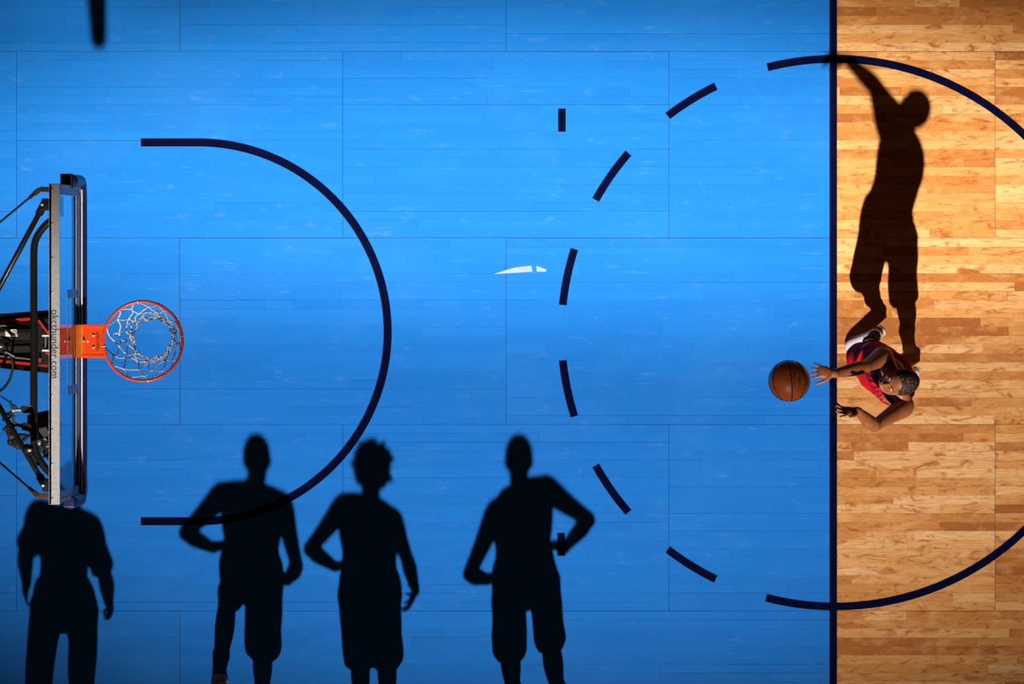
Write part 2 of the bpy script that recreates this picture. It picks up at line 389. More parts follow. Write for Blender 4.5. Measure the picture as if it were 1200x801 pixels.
# ------------------------------------------------------------------ basketball hoop
def build_hoop():
    ZT, ZB = 13*0.3048, 9.5*0.3048
    g = 160.0                                        # glass plane
    Y0, Y1 = 226.4, 551.6
    hoop = empty('basketball_hoop', W(-420, 389, 0.0))
    tag(hoop, 'glass basketball backboard with orange rim, white net and black support arm', 'basketball hoop')
    def P(u,v,z): return W(u,v,z)
    # glass
    bm = bmesh.new(); box(bm, P(g,(Y0+Y1)/2,(ZT+ZB)/2), (0.012,(Y1-Y0)/S-0.02,ZT-ZB-0.03)); link('backboard_glass',bm,M['glass'],hoop,False)
    # frame
    bm = bmesh.new()
    box(bm, P(159.8,(Y0+Y1)/2,ZT-0.006), (0.0615,(Y1-Y0)/S,0.012), None, 0.002)
    box(bm, P(155.6,(Y0+Y1)/2,ZT-0.03), (0.014,(Y1-Y0)/S,0.06))
    for y in (Y0+1.5,Y1-1.5): box(bm, P(158,y,(ZT+ZB)/2), (0.040,0.014,ZT-ZB-0.02))
    fr = link('backboard_frame',bm,M['steel'],hoop,False)
    for i in range(10):
        yy = Y0+ 6+ i*(Y1-Y0-12)/9
        if 350<yy<430: continue
        bm = bmesh.new(); cyl(bm, P(157.8,yy,ZT-0.001), P(157.8,yy,ZT+0.003), 0.006, n=10)
        link('screw',bm,M['chrome'],fr)
    me = text_pts('okcthunder.com', 0.067, 1.04)
    # lettering runs towards the near sideline
    yc = NY+(403-NY)/(CAMH/(CAMH-ZT)); xc = 160.1
    o = P(xc,yc,ZT+0.0012); xs = [v.co.x for v in me.vertices]; wid = max(xs)-min(xs); sc = (80.0/(CAMH/(CAMH-ZT))/S)/wid
    for v in me.vertices:
        a,b_ = v.co.x*sc, v.co.y*0.95; v.co = o + Vector((b_, -a, 0))
    link_mesh('lettering', me, M['ink'], fr, False)['label'] = 'dark web address lettering'
    # white border and target square, printed on the pane
    bm = bmesh.new(); xf = g+1.3
    def strip(y0,y1,z0,z1): box(bm, P(xf,(y0+y1)/2,(z0+z1)/2), (0.0015,abs(y1-y0)/S,z1-z0))
    bw = 0.05*S
    strip(Y0+2,Y0+2+bw,ZB+.03,ZT-.02); strip(Y1-2-bw,Y1-2,ZB+.03,ZT-.02); strip(Y0+2,Y1-2,ZB+.02,ZB+.07); strip(Y0+2,Y1-2,ZT-.07,ZT-.02)
    zc=3.03; sq=0.305*S
    strip(389-sq,389-sq+bw,zc,zc+.43); strip(389+sq-bw,389+sq,zc,zc+.43); strip(389-sq,389+sq,zc+.40,zc+.43)
    link('target_square',bm,M['whiteglass'],hoop,False)['label'] = 'pale border and shooting square printed on the glass'
    # padding round the lower edge, climbing both ends
    bm = bmesh.new()
    pts = []
    for z in (3.30,3.15,3.0): pts.append(P(160,Y0-4.5,z))
    pts += [P(160,Y0-1.0,2.895)]
    for i in range(1,8): pts.append(P(160,Y0+ (Y1-Y0)*i/8.0,2.872))
    pts += [P(160,Y1+1.0,2.895)]
    for z in (3.0,3.15,3.30): pts.append(P(160,Y1+4.5,z))
    loft(bm, pts, 0.046, 0.040, side=(1,0,0), n=12, sub=3, cap='flat')
    link('edge_padding',bm,M['pad'],hoop)['label'] = 'navy padding along the lower edge of the board'
    bm = bmesh.new()
    box(bm, P(157,Y0-4.5,3.31), (0.075,0.085,0.03), None, 0.008)
    link('padding_cap',bm,M['blackm'],hoop)  # black colour paints in the shade on this end of the padding
    bm = bmesh.new(); box(bm, P(159,Y1+4.0,3.30), (0.070,0.065,0.02), None, 0.008)
    link('padding_cap',bm,M['pad'],hoop)
    bm = bmesh.new(); loft(bm, [P(164,Y0+4,2.935),P(164,Y1-4,2.935)], 0.005, n=8, sub=1); link('padding_piping',bm,M['cord'],hoop)
    # rim
    rz = 3.048; rc = P(230.7,389.3,rz)
    bm = bmesh.new()
    loft(bm, [rc+Vector((0.2345*math.cos(a),0.2345*math.sin(a),0)) for a in [2*math.pi*i/48 for i in range(48)]], 0.009, n=12, sub=1, closed=True)
    rim = link('rim',bm,M['orange'],hoop)
    bm = bmesh.new()
    # flat bracket plate with scooped ring end
    n=14; up=[]
    hw=0.0885
    zt=rz+0.004
    yy=[-hw+2*hw*i/n for i in range(n+1)]
    xl = P(166,389.3,0).x
    top=[];bot=[];topl=[];botl=[]
    for y in yy:
        xr = rc.x-math.sqrt(0.2345**2-y*y)
        top.append(bm.verts.new((xr,rc.y+y,zt))); bot.append(bm.verts.new((xr,rc.y+y,zt-0.012)))
        topl.append(bm.verts.new((xl,rc.y+y,zt))); botl.append(bm.verts.new((xl,rc.y+y,zt-0.012)))
    for i in range(n):
        bm.faces.new((top[i],top[i+1],topl[i+1],topl[i])); bm.faces.new((bot[i],botl[i],botl[i+1],bot[i+1]))
        bm.faces.new((top[i],bot[i],bot[i+1],top[i+1])); bm.faces.new((topl[i],topl[i+1],botl[i+1],botl[i]))
    bm.faces.new((top[0],topl[0],botl[0],bot[0])); bm.faces.new((top[n],bot[n],botl[n],topl[n]))
    for sgn in (-1,1): beam(bm, Vector((xl,rc.y+sgn*hw,zt-0.004)), Vector((rc.x-0.21,rc.y+sgn*hw,zt-0.004)), 0.014,0.02,(0,0,1),0.003)
    br = link('rim_bracket',bm,M['orange'],rim,False)
    # rolled upright lip where the bracket meets the glass
    bm = bmesh.new()
    xg = P(g,389,0).x+0.008
    prof = [(xg+0.034,zt),(xg+0.024,zt+0.002),(xg+0.014,zt+0.010),(xg+0.006,zt+0.022),(xg+0.003,zt+0.045),(xg,zt+0.045),(xg,zt-0.13),(xg+0.010,zt-0.13),(xg+0.012,zt-0.012)]
    a=[bm.verts.new((x,rc.y-hw-0.008,z)) for x,z in prof]; b=[bm.verts.new((x,rc.y+hw+0.008,z)) for x,z in prof]
    for i in range(len(prof)): bm.faces.new((a[i],a[(i+1)%len(prof)],b[(i+1)%len(prof)],b[i]))
    bm.faces.new(a[::-1]); bm.faces.new(b)
    link('mounting_lip',bm,mat('orange_metal_painted_highlight',(0.95,0.26,0.03),0.42,0.55),rim,False)  # yellower orange than the rim, a highlight put into the lip's colour
    for y in (-7,7):
        bm = bmesh.new(); p=P(206.5-28.5,389.3+y,zt)
        p = I(109.7,399.5+y,zt); cyl(bm,p,p+Vector((0,0,0.004)),0.009,n=12); cyl(bm,p,p+Vector((0,0,0.009)),0.0055,n=6); link('bolt',bm,M['chrome'],rim)
    bm = bmesh.new(); p=I(103,399.3,zt); box(bm,p+Vector((0,0,0.001)),(0.008,0.018,0.003)); link('slot_plate',bm,M['white'],rim)
    bm = bmesh.new(); p=I(98.6,399.3,zt); cyl(bm,p,p+Vector((0,0,0.02)),0.006,n=10); link('bolt',bm,M['chrome'],rim)
    me = text_pts('SPALDING', 0.034, 1.0); xs=[v.co.x for v in me.vertices]; sc=(22.5/1.116/S)/(max(xs)-min(xs)); o=I(114.3,400.2,zt)
    for v in me.vertices: a_,b_=v.co.x*sc,v.co.y*0.8; v.co=Vector((o.x+b_,o.y-a_,zt+0.0012))
    link_mesh('lettering',me,M['ink'],rim,False)
    # net: 12 hooks, diamonds of cord
    random.seed(5)
    rows=[(0.0,0.232),(-0.085,0.205),(-0.165,0.172),(-0.24,0.148),(-0.305,0.132),(-0.355,0.124),(-0.40,0.121)]
    nodes=[]
    for i,(dz,rr) in enumerate(rows):
        ring_=[]
        for k in range(12):
            a = 2*math.pi*(k+0.5*(i%2))/12 + 0.13 + 0.05*i + random.uniform(-1,1)*0.045*min(i,3)
            r_= rr+random.uniform(-1,1)*0.011*min(i,3)/2
            z_= rz+dz+random.uniform(-1,1)*0.022*min(i,4)/2
            if i==0: r_=0.2345; z_=rz-0.012
            cx = rc.x+0.012*i/6; 
            ring_.append(Vector((cx+r_*math.cos(a), rc.y+0.006*i/3+r_*math.sin(a), z_)))
        nodes.append(ring_)
    bm = bmesh.new()
    for i in range(len(rows)-1):
        for k in range(12):
            for s in ((0,1) if i%2==1 else (-1,0)):
                a=nodes[i][k]; b=nodes[i+1][(k+s)%12]
                mid=(a+b)/2+Vector((random.uniform(-1,1),random.uniform(-1,1),random.uniform(-1.4,0.3)))*0.014
                loft(bm,[a,mid,b],0.0030 if i<1 else 0.0034,n=6,sub=4)
    for i in range(1,len(rows)):
        for k in range(12): ell(bm,nodes[i][k],(0.0062,)*3,seg=8)
    for k in range(12):
        a=nodes[-1][k]; b=nodes[-1][(k+1)%12]; loft(bm,[a,(a+b)/2+Vector((0,0,-0.025)),b],0.003,n=6,sub=4)
    loft(bm,[nodes[-1][8],nodes[-1][8]+Vector((0.02,0.02,-0.02)),nodes[-1][8]+Vector((0.045,0.025,-0.03))],0.0034,n=6)
    for k in range(12):
        a=2*math.pi*k/12+0.13; p=rc+Vector((0.2345*math.cos(a),0.2345*math.sin(a),0)); od=Vector((math.cos(a),math.sin(a),0))
        loft(bm,[p-od*0.004+Vector((0,0,-0.012)),p-od*0.012,p+Vector((0,0,0.012)),p+od*0.012+Vector((0,0,0)),p+od*0.004+Vector((0,0,-0.012))] if k%3==0 else [p+Vector((0,0,-0.014)),p+od*0.009+Vector((0,0,-0.012)),p+od*0.006+Vector((0,0,-0.02))],0.003,n=6,sub=3)
    link('net',bm,M['cord'],hoop)['label']='white knotted cord net'
    # support frame: bent tube behind the pane
    z=3.52
    bm = bmesh.new()
    pth=[I(59,259,z),I(54,263,z),I(48,270,z),I(42.5,279,z),I(40,290,z),I(39.6,310,z),I(39.6,360,z),I(39.6,405,z),I(39.6,450,z),I(39.8,500,z),I(40,520,z),I(42.5,530,z),I(48,541,z),I(54,549,z),I(60,555,z)]
    loft(bm,pth,0.0215,n=14,sub=3); link('support_tube',bm,M['black'],hoop)
    for yb in (Y0+22,Y1-22):
        bm = bmesh.new(); box(bm,P(152.6,yb,3.55),(0.008,0.12,0.5)); link('backing_plate',bm,M['black'],hoop)
    for (a,b,br_) in (((52.5,237,3.80),(-160,640,2.2),0), ((53.5,568,3.80),(-160,170,2.2),0)): pass
    def strut(x0,y0,x1,y1,z0,z1):
        bm = bmesh.new(); p=I(x0,y0,z0); q=I(x1,y1,z1); loft(bm,[p,q],0.0165,n=12,sub=1,cap='flat'); link('diagonal_strut',bm,M['black'],hoop)
        bm = bmesh.new(); box(bm,p+Vector((0.018,0,0)),(0.055,0.07,0.09),None,0.01); d=(q-p).normalized(); loft(bm,[p-d*0.02,p+d*0.07],0.024,n=12,sub=1,cap='flat')
        h=link('hinge_bracket',bm,M['blackm'],hoop)
        bm = bmesh.new(); cyl(bm,p+Vector((-0.004,0,0.035)),p+Vector((-0.004,0,0.052)),0.010,n=10); link('pin',bm,M['chrome'],h)
    strut(51.5,239.5,-62,450,3.80,3.05); strut(52.5,568,-62,371,3.80,3.05)
    # thin tie rods with bent metal ends
    def rod(pts):
        bm = bmesh.new(); loft(bm,pts[2:],0.0062,n=8,sub=1); r=link('tie_rod',bm,M['blackm'],hoop)
        bm = bmesh.new(); p=pts
        for a,b in ((0,1),(1,2)): beam(bm,p[a],p[b],0.006,0.030,(0,0,1),0.002)
        e=(p[3]-p[2]).normalized()*0.05; beam(bm,p[2],p[2]+e,0.006,0.022,(0,0,1),0.002); link('end_tab',bm,M['bronze'],r)
    rod([I(58.5,222,3.86),I(47,221.5,3.85),I(40,227,3.83),I(-60,310,3.2)])
    rod([I(58.5,580.5,3.86),I(45,581,3.85),I(39,575.5,3.83),I(-60,490,3.2)])
    # cantilever arm
    arm = empty_child = None
    bm = bmesh.new()
    za=3.18
    def IY(x,y,z): return I(x,y,z)
    beam(bm, P(150,389,za-0.05), P(-420,389,2.35), 0.30,0.16,(0,0,1),0.01)      # heavy core box
    beam(bm, P(150,389,za-0.42), P(-420,389,1.5), 0.12,0.14,(0,0,1),0.01)
    link('support_arm',bm,M['black'],hoop,False)
    for x0,y0,x1,y1,lab in ((-40,380.5,57,373.2,0),(-40,417,57,427,0)):
        bm = bmesh.new(); p=I(x0,y0,3.10); q=I(x1,y1,3.32); beam(bm,p,q,0.014,0.10,(0,0,1)); 
        rl=link('side_rail',bm,M['black'],hoop,False)
        bm = bmesh.new(); dy=Vector((0,0.006 if y0<400 else -0.006,0.055)); beam(bm,p+dy,q+dy,0.016,0.010,(0,1,0)); link('red_edge',bm,M['redp'],rl,False)
        bm = bmesh.new(); dy=Vector((0,-0.022 if y0<400 else 0.022,0.048)); beam(bm,p+dy,p+(q-p)*0.8+dy,0.008,0.010,(0,1,0)); link('bright_edge',bm,M['ring'],rl,False)
    bm = bmesh.new(); box(bm,I(50.5,400,3.42),(0.075,0.27,0.10),None,0.004); link('mounting_head',bm,M['blackm'],hoop,False)
    bm = bmesh.new(); beam(bm,I(45.5,375,3.49),I(57,391,3.49),0.026,0.012,(0,0,1)); link('red_brace',bm,M['redp'],hoop,False)
    bm = bmesh.new(); beam(bm,I(47,424,3.49),I(47,419.5,3.49),0.022,0.012,(0,0,1)); link('red_brace',bm,M['redp'],hoop,False)
    bm = bmesh.new(); beam(bm,I(54,412,3.49),I(57,415,3.49),0.02,0.012,(0,0,1)); link('red_brace',bm,M['redp'],hoop,False)
    bm = bmesh.new(); 
    beam(bm,I(49.5,393.3,3.50),I(58,393.3,3.50),0.006,0.010,(0,0,1)); link('bright_bracket',bm,M['white'],hoop,False); bm = bmesh.new(); beam(bm,I(49.5,410.6,3.50),I(58,410.6,3.50),0.006,0.010,(0,0,1))
    link('bright_bracket',bm,M['white'],hoop,False)
    bm = bmesh.new(); beam(bm,I(53.5,395,3.50),I(53.5,406.5,3.50),0.005,0.008,(0,0,1)); link('bright_pin',bm,M['ring'],hoop,False)
    for y in (393.6,409.0):
        bm = bmesh.new(); beam(bm,I(-20,y,3.33),I(36,y,3.38),0.012,0.04,(0,0,1)); link('inner_rail',bm,M['darkmetal'],hoop,False)
    # white motor block in the arm
    bm = bmesh.new(); box(bm,I(11,390,3.42),(0.045,0.04,0.05),None,0.01)
    for k in range(4): box(bm,I(15+k*0.4,386.3+k*2.3,3.43),(0.05,0.006,0.03),None,0.002)
    link('white_motor',bm,M['white'],hoop)
    bm = bmesh.new(); loft(bm,[I(-15,390,3.42),I(6,390,3.42)],0.018,n=12,sub=1,cap='flat'); link('brass_cylinder',bm,M['bronze'],hoop)
    bm = bmesh.new(); ell(bm,I(1,404,3.44),(0.035,0.030,0.03)); ell(bm,I(7,412,3.43),(0.022,0.015,0.02)); link('dark_fitting',bm,M['darkmetal'],hoop)
    bm = bmesh.new(); loft(bm,[I(-6,397,3.5),I(4,401,3.52),I(9,408,3.54),I(13,416,3.55),I(15,428,3.54),I(13,440,3.5),I(8,450,3.45),I(1,457,3.4),I(-12,462,3.3)],0.008,n=8,sub=4); link('cable',bm,M['blackm'],hoop)['label']='looping black cable'
    bm = bmesh.new(); loft(bm,[I(9,400,3.5),I(10,407,3.54),I(12.5,414,3.55),I(13,418,3.55)],0.005,n=8,sub=4); loft(bm,[I(9,413,3.56),I(16,417,3.56)],0.006,n=8); link('cable',bm,M['ring'],hoop)
    bm = bmesh.new(); loft(bm,[I(-6,460,3.4),I(6,467,3.45),I(14,473,3.5),I(20,477,3.52)],0.004,n=8,sub=4); link('cable',bm,M['blackm'],hoop)
    # upright and padded base, beyond the left edge
    bm = bmesh.new(); beam(bm,P(-420,389,0.45),P(-420,389,2.45),0.30,0.22,(1,0,0),0.02); link('post',bm,M['black'],hoop)
    bm = bmesh.new(); box(bm,P(-455,389,0.33),(2.0,1.5,0.66),None,0.06); link('base',bm,M['pad'],hoop)
build_hoop()

# ------------------------------------------------------------------ remote cameras clamped to the tube
def build_cameras():
    z=3.50
    grp='clamped remote cameras behind the backboard'
    def clamp(name,x,y,label,ang,ln):
        t=empty(name,I(x,y,z)); tag(t,label,'clamp','grip clamps on the support tube')
        R=Matrix.Rotation(ang,3,'Z'); 
        def L(a,b,c=0): return I(x,y,z)+R@Vector((a,b,c))
        bm=bmesh.new(); box(bm,L(0,0,0.028),(0.072,0.034,0.020),R,0.004); box(bm,L(0,0,-0.028),(0.072,0.034,0.020),R,0.004); box(bm,L(0.034,0,0),(0.012,0.034,0.07),R,0.003)
        for s in (-1,1): box(bm,L(0.0,s*0.02,0.036),(0.06,0.006,0.018),R,0.002)
        link('jaw',bm,M['darkmetal'],t)
        bm=bmesh.new(); loft(bm,[L(-0.035,0,0.02),L(-0.06,0,0.03),L(-0.075,0,0.03)],[0.012,0.009,0.014],n=12,sub=2); ell(bm,L(-0.08,0,0.03),(0.016,0.016,0.016)); link('ball_stud',bm,M['ring'],t)
        bm=bmesh.new(); beam(bm,L(-0.085,-0.0,0.035),L(-0.095,0.055,0.05),0.012,0.016,(0,0,1),0.004); link('lever',bm,M['blackm'],t)
        bm=bmesh.new(); loft(bm,[L(-0.08,0,0.02),L(-0.08-ln*0.6,-0.05*ln/0.1,0.0),L(-0.085-ln,-0.09*ln/0.1,0.0)],0.0105,n=10,sub=3); ell(bm,L(-0.08-ln*0.6,-0.05*ln/0.1,0),(0.02,0.02,0.02)); link('arm',bm,M['blackm'],t)
        return t
    clamp('grip_clamp',33,479,'black grip clamp highest up the bent tube behind the board',0.06,0.06)
    clamp('grip_clamp',33.5,500,'black grip clamp below the first one on the bent tube',-0.22,0.05)
    def camera(x,y,zz,ang,tilt,label,big=1.0):
        t=empty('remote_camera',I(x,y,zz)); tag(t,label,'camera',grp)
        R=(Matrix.Rotation(ang,3,'Z')@Matrix.Rotation(tilt,3,'Y')); o=I(x,y,zz)
        def L(a,b,c=0): return o+R@Vector((a*big,b*big,c*big))
        bm=bmesh.new(); box(bm,L(0,0,0),(0.075*big,0.145*big,0.11*big),R,0.012); box(bm,L(0,0,0.065),(0.06*big,0.06*big,0.04*big),R,0.010); box(bm,L(0.035,0.055,0),(0.04*big,0.03*big,0.10*big),R,0.010); link('camera_body',bm,M['blackm'],t)
        bm=bmesh.new(); loft(bm,[L(0.03,-0.01,0),L(0.08,-0.01,0),L(0.085,-0.01,0),L(0.14,-0.01,0)],[0.036*big,0.036*big,0.041*big,0.041*big],n=20,sub=2,cap='flat'); ln=link('lens',bm,M['black'],t)
        bm=bmesh.new(); loft(bm,[L(0.095,-0.01,0),L(0.11,-0.01,0)],0.0425*big,n=20,sub=1,cap='flat'); link('focus_ring',bm,M['darkmetal'],ln)
        bm=bmesh.new(); ell(bm,L(0.138,-0.01,0),(0.012*big,0.034*big,0.034*big),[R@Vector((1,0,0)),R@Vector((0,1,0)),R@Vector((0,0,1))]); link('glass',bm,M['lens'],ln)
        bm=bmesh.new(); cyl(bm,L(0,0.05,0.055),L(0,0.05,0.068),0.013*big,n=14); link('dial',bm,M['darkmetal'],t)
        bm=bmesh.new(); cyl(bm,L(0.01,-0.05,0.055),L(0.01,-0.05,0.066),0.010*big,n=14); link('dial',bm,M['darkmetal'],t)
        return t
    camera(51.5,496,3.33,-1.35,0.5,'large black remote camera tucked against the back of the board',1.25)
    camera(52,516,3.12,-1.0,0.35,'black remote camera below the large one, partly behind the board',0.95)
    # small strobe receivers hanging outside the tube
    def pod(x,y,zz,ang,label):
        t=empty('radio_trigger',I(x,y,zz)); tag(t,label,'radio trigger','small black triggers beside the strut'); o=I(x,y,zz)
        R=Matrix.Rotation(ang,3,'Z')
        bm=bmesh.new(); box(bm,o,(0.050,0.085,0.045),R,0.012); cyl(bm,o+R@Vector((0,0.03,0.02)),o+R@Vector((0,0.03,0.035)),0.017,n=14); link('case',bm,M['blackm'],t)
        bm=bmesh.new(); box(bm,o+R@Vector((0.004,-0.02,0.024)),(0.028,0.022,0.006),R,0.002); link('faceplate',bm,M['darkmetal'],t)
        bm=bmesh.new(); loft(bm,[o,o+R@Vector((0.03,-0.03,0)),o+R@Vector((0.07,-0.045,0.0))],0.012,n=10,sub=3); link('arm',bm,M['blackm'],t)
    pod(12.5,506,3.36,0.35,'small black trigger box left of the strut, the upper one')
    pod(18,519,3.22,1.1,'small round black trigger box left of the strut, the lower one')
    t=empty('ball_joint',I(35,528,3.70)); tag(t,'black ball joint with a bright knob where tube and strut cross','clamp')
    bm=bmesh.new(); ell(bm,I(33,526,3.72),(0.032,0.030,0.03)); beam(bm,I(30,520,3.70),I(46,545,3.70),0.03,0.02,(0,0,1),0.006); beam(bm,I(46,520,3.68),I(55,534,3.66),0.022,0.02,(0,0,1),0.006); beam(bm,I(51,536,3.70),I(57,524,3.70),0.014,0.014,(0,0,1),0.003); link('joint_body',bm,M['blackm'],t)
    bm=bmesh.new(); ell(bm,I(34.5,527,3.76),(0.012,0.010,0.01)); link('knob',bm,M['chrome'],t)
    bm=bmesh.new(); ell(bm,I(46,518,3.76),(0.012,0.018,0.01)); link('knob',bm,M['ring'],t)
build_cameras()

# ------------------------------------------------------------------ ball in flight
def build_ball():
    z=2.95; c=I(924.8,446,z); R=0.1205
    t=empty('basketball',c); tag(t,'orange leather basketball in mid-air off the shooting hand','basketball')
    axis=Vector((0.10,-1.0,0.12)).normalized()          # seams converge at the lower side
    a=axis; b=Vector((0,0,1)); b=(b-a*b.dot(a)).normalized(); d=a.cross(b)
    # panels pressed in along the seams
    bm=bmesh.new(); bmesh.ops.create_icosphere(bm,subdivisions=5,radius=R,matrix=Matrix.Translation(c)); link('cover',bm,M['ball'],t)
    bm=bmesh.new()
    def seam(fn,n=72): loft(bm,[c+fn(2*math.pi*i/n).normalized()*(R-0.0006) for i in range(n)],0.0040,n=8,sub=1,closed=True)
    seam(lambda s: a*math.cos(s)+(b*0.995-d*0.09)*math.sin(s))     # main meridian over the top
    seam(lambda s: b*math.cos(s)+d*math.sin(s)+a*0.0 if False else a*math.cos(s)+d*math.sin(s))
    for sg in (-1,1):                                               # the two curved side seams
        pts=[]
        for i in range(72):
            s=2*math.pi*i/72; ph=0.70
            v=(a*math.cos(s)*1.0+ b*math.sin(s)*0.62*1.0)*1.0+ d*sg*(0.66-0.18*math.cos(2*s))
            pts.append(c+v.normalized()*(R-0.0006))
        loft(bm,pts,0.0038,n=8,sub=1,closed=True)
    link('seam',bm,M['ink'],t)
    def letter(s,size,pos,rt):
        me=text_pts(s,size,0.95); n=pos.normalized(); uu=rt-n*rt.dot(n); uu.normalize(); vv=n.cross(uu)
        for v in me.vertices:
            p=n*R+uu*v.co.x+vv*v.co.y; v.co=c+p.normalized()*(R+0.0008)
        return me
    link_mesh('lettering',letter('SPALDING',0.026,Vector((0.24,0.05,1.0)),Vector((0.05,1,0))),M['ink'],t,False)
    link_mesh('lettering',letter('NBA',0.028,Vector((0.52,0.02,1.0)),Vector((0.0,-1,0))),M['ink'],t,False)
    link_mesh('lettering',letter('NBA',0.03,Vector((1.9,0.0,1.0)),Vector((0.0,-1,0))),M['ink'],t,False)
build_ball()

# ------------------------------------------------------------------ people
UP = Vector((0,0,1))
def hand(bm, wrist, d, nrm, size=1.0, thumb=1, curl=(0.15,0.2,0.25,0.3), spread=0.16, fr=0.0088):
    """d: direction of the fingers, nrm: palm normal (the side fingers curl to), thumb side = nrm x d * thumb"""
    d=Vector(d).normalized(); n=Vector(nrm); n=(n-d*n.dot(d)).normalized(); s=n.cross(d)*thumb   # towards the thumb
    k=size
    palm0=wrist; palm1=wrist+d*0.095*k
    loft(bm,[wrist-d*0.02,wrist+d*0.02*k,wrist+d*0.055*k,wrist+d*0.090*k],[0.026*k,0.032*k,0.042*k,0.041*k],[0.019*k,0.017*k,0.016*k,0.012*k],side=s,n=14)
    L=(0.074,0.083,0.078,0.062)
    for i in range(4):
        o=(1.5-i)
        base=wrist+d*(0.085-0.004*abs(o))*k+s*(o*0.0215*k)
        fd=(d+s*o*spread).normalized(); pts=[base-fd*0.02*k,base]; ang=0; p=base
        for j,f in enumerate((0.46,0.30,0.24)):
            ang+=curl[i]*(0.7 if j==0 else 1.0)
            q=fd*math.cos(ang)+n*math.sin(ang); p=p+q*L[i]*f*k; pts.append(p)
        loft(bm,pts,[fr*k,fr*1.06*k,fr*1.0*k,fr*0.92*k,fr*0.8*k],n=10,sub=3)
    tb=wrist+d*0.022*k+s*0.026*k; td=(d*0.62+s*0.72+n*0.25).normalized(); td2=(d*0.85+s*0.42+n*0.3).normalized()
    loft(bm,[tb-td*0.01,tb+td*0.038*k,tb+td*0.038*k+td2*0.032*k,tb+td*0.038*k+td2*0.058*k],[0.016*k,0.0125*k,0.0105*k,0.009*k],n=10,sub=3)
def head(bm, c, F, U, k=1.0):
    F=Vector(F).normalized(); U=Vector(U); U=(U-F*U.dot(F)).normalized(); R=F.cross(U); ax=[R,F,U]
    def L(r,f,u): return c+R*r*k+F*f*k+U*u*k
    ell(bm,L(0,-0.012,0.028),(0.078*k,0.099*k,0.094*k),ax,28)
    ell(bm,L(0,0.030,-0.030),(0.063*k,0.062*k,0.088*k),ax,24)
    ell(bm,L(0,0.062,-0.098),(0.030*k,0.026*k,0.022*k),ax,14)
    for s in (-1,1):
        loft(bm,[L(s*0.062,0.0,-0.055),L(s*0.050,0.035,-0.090),L(s*0.018,0.066,-0.104)],[0.018*k,0.017*k,0.018*k],n=10)
        ell(bm,L(s*0.042,0.062,-0.032),(0.022*k,0.018*k,0.018*k),ax,12)      # cheekbone
        loft(bm,[L(s*0.052,0.062,0.024),L(s*0.030,0.080,0.030),L(s*0.006,0.084,0.022)],[0.008*k]*3,n=8)  # brow
        ell(bm,L(s*0.080,-0.012,-0.012),(0.009*k,0.018*k,0.030*k),ax,12)     # ear
        ell(bm,L(s*0.013,0.094,-0.034),(0.010*k,0.010*k,0.008*k),ax,10)      # nostril
    loft(bm,[L(0,0.082,0.018),L(0,0.094,-0.006),L(0,0.108,-0.030)],[0.008*k,0.010*k,0.013*k],n=10)
    return L,ax
def head_parts(root, L, ax, k, hair_kind, skin):
    body=[]
    for s in (-1,1):
        bm=bmesh.new(); ell(bm,L(s*0.030,0.0765,0.006),(0.013*k,0.0085*k,0.0045*k),ax,12); e=link('eye',bm,M['eye'],root)
        bm=bmesh.new(); ell(bm,L(s*0.030,0.0838,0.006),(0.0062*k,0.003*k,0.0045*k),ax,10); link('pupil',bm,M['ink'],e)
        bm=bmesh.new(); loft(bm,[L(s*0.050,0.070,0.030),L(s*0.032,0.088,0.037),L(s*0.012,0.092,0.031)],[0.0018*k,0.0028*k,0.0022*k],n=8); link('eyebrow',bm,M['hair'],root)
    bm=bmesh.new(); loft(bm,[L(-0.024,0.084,-0.068),L(-0.010,0.094,-0.064),L(0.010,0.094,-0.064),L(0.024,0.084,-0.068)],[0.004*k,0.0065*k,0.0065*k,0.004*k],n=8)
    loft(bm,[L(-0.022,0.083,-0.071),L(0,0.093,-0.078),L(0.022,0.083,-0.071)],[0.004*k,0.008*k,0.004*k],n=8); link('lips',bm,M['lip'],root)
    # hair
    bm=bmesh.new(); R,F,U=ax
    if hair_kind=='afro':
        ell(bm,L(0,-0.02,0.040),(0.118*k,0.122*k,0.112*k),ax,40)
    else:
        t_=0.005 if hair_kind=='short' else 0.0025
        bmesh.ops.create_icosphere(bm,subdivisions=6,radius=1,matrix=Matrix.Translation(L(0,-0.012,0.029))@Matrix(ax).transposed().to_4x4()@Matrix.Diagonal(((0.0785+t_)*k,(0.0985+t_)*k,(0.094+t_)*k,1)))
    o=L(0,0,0); kill=[]
    for v in bm.verts:
        p=v.co-o; f=p.dot(F)/k; u=p.dot(U)/k; r=p.dot(R)/k
        lim = 0.062 if u>0.055 else (0.062-(0.055-u)*1.0 if u>0.0 else 0.0-(-u)*0.4)
        if hair_kind=='afro': lim=0.085 if u>0.05 else 0.03
        if f>lim or u<-0.052: kill.append(v)
    bmesh.ops.delete(bm,geom=kill,context='VERTS')
    bm.normal_update()
    for v in bm.verts:
        if hair_kind=='afro':
            n_=noise.noise(v.co*34)*0.9+noise.noise(v.co*80)*0.5; v.co+=v.normal*max(-0.012,n_*0.05)
        else:
            n_=noise.noise(v.co*260)+noise.noise(v.co*420)*0.7; v.co+=v.normal*n_*0.0036
    hr=link('hair',bm,M['hair'],root)
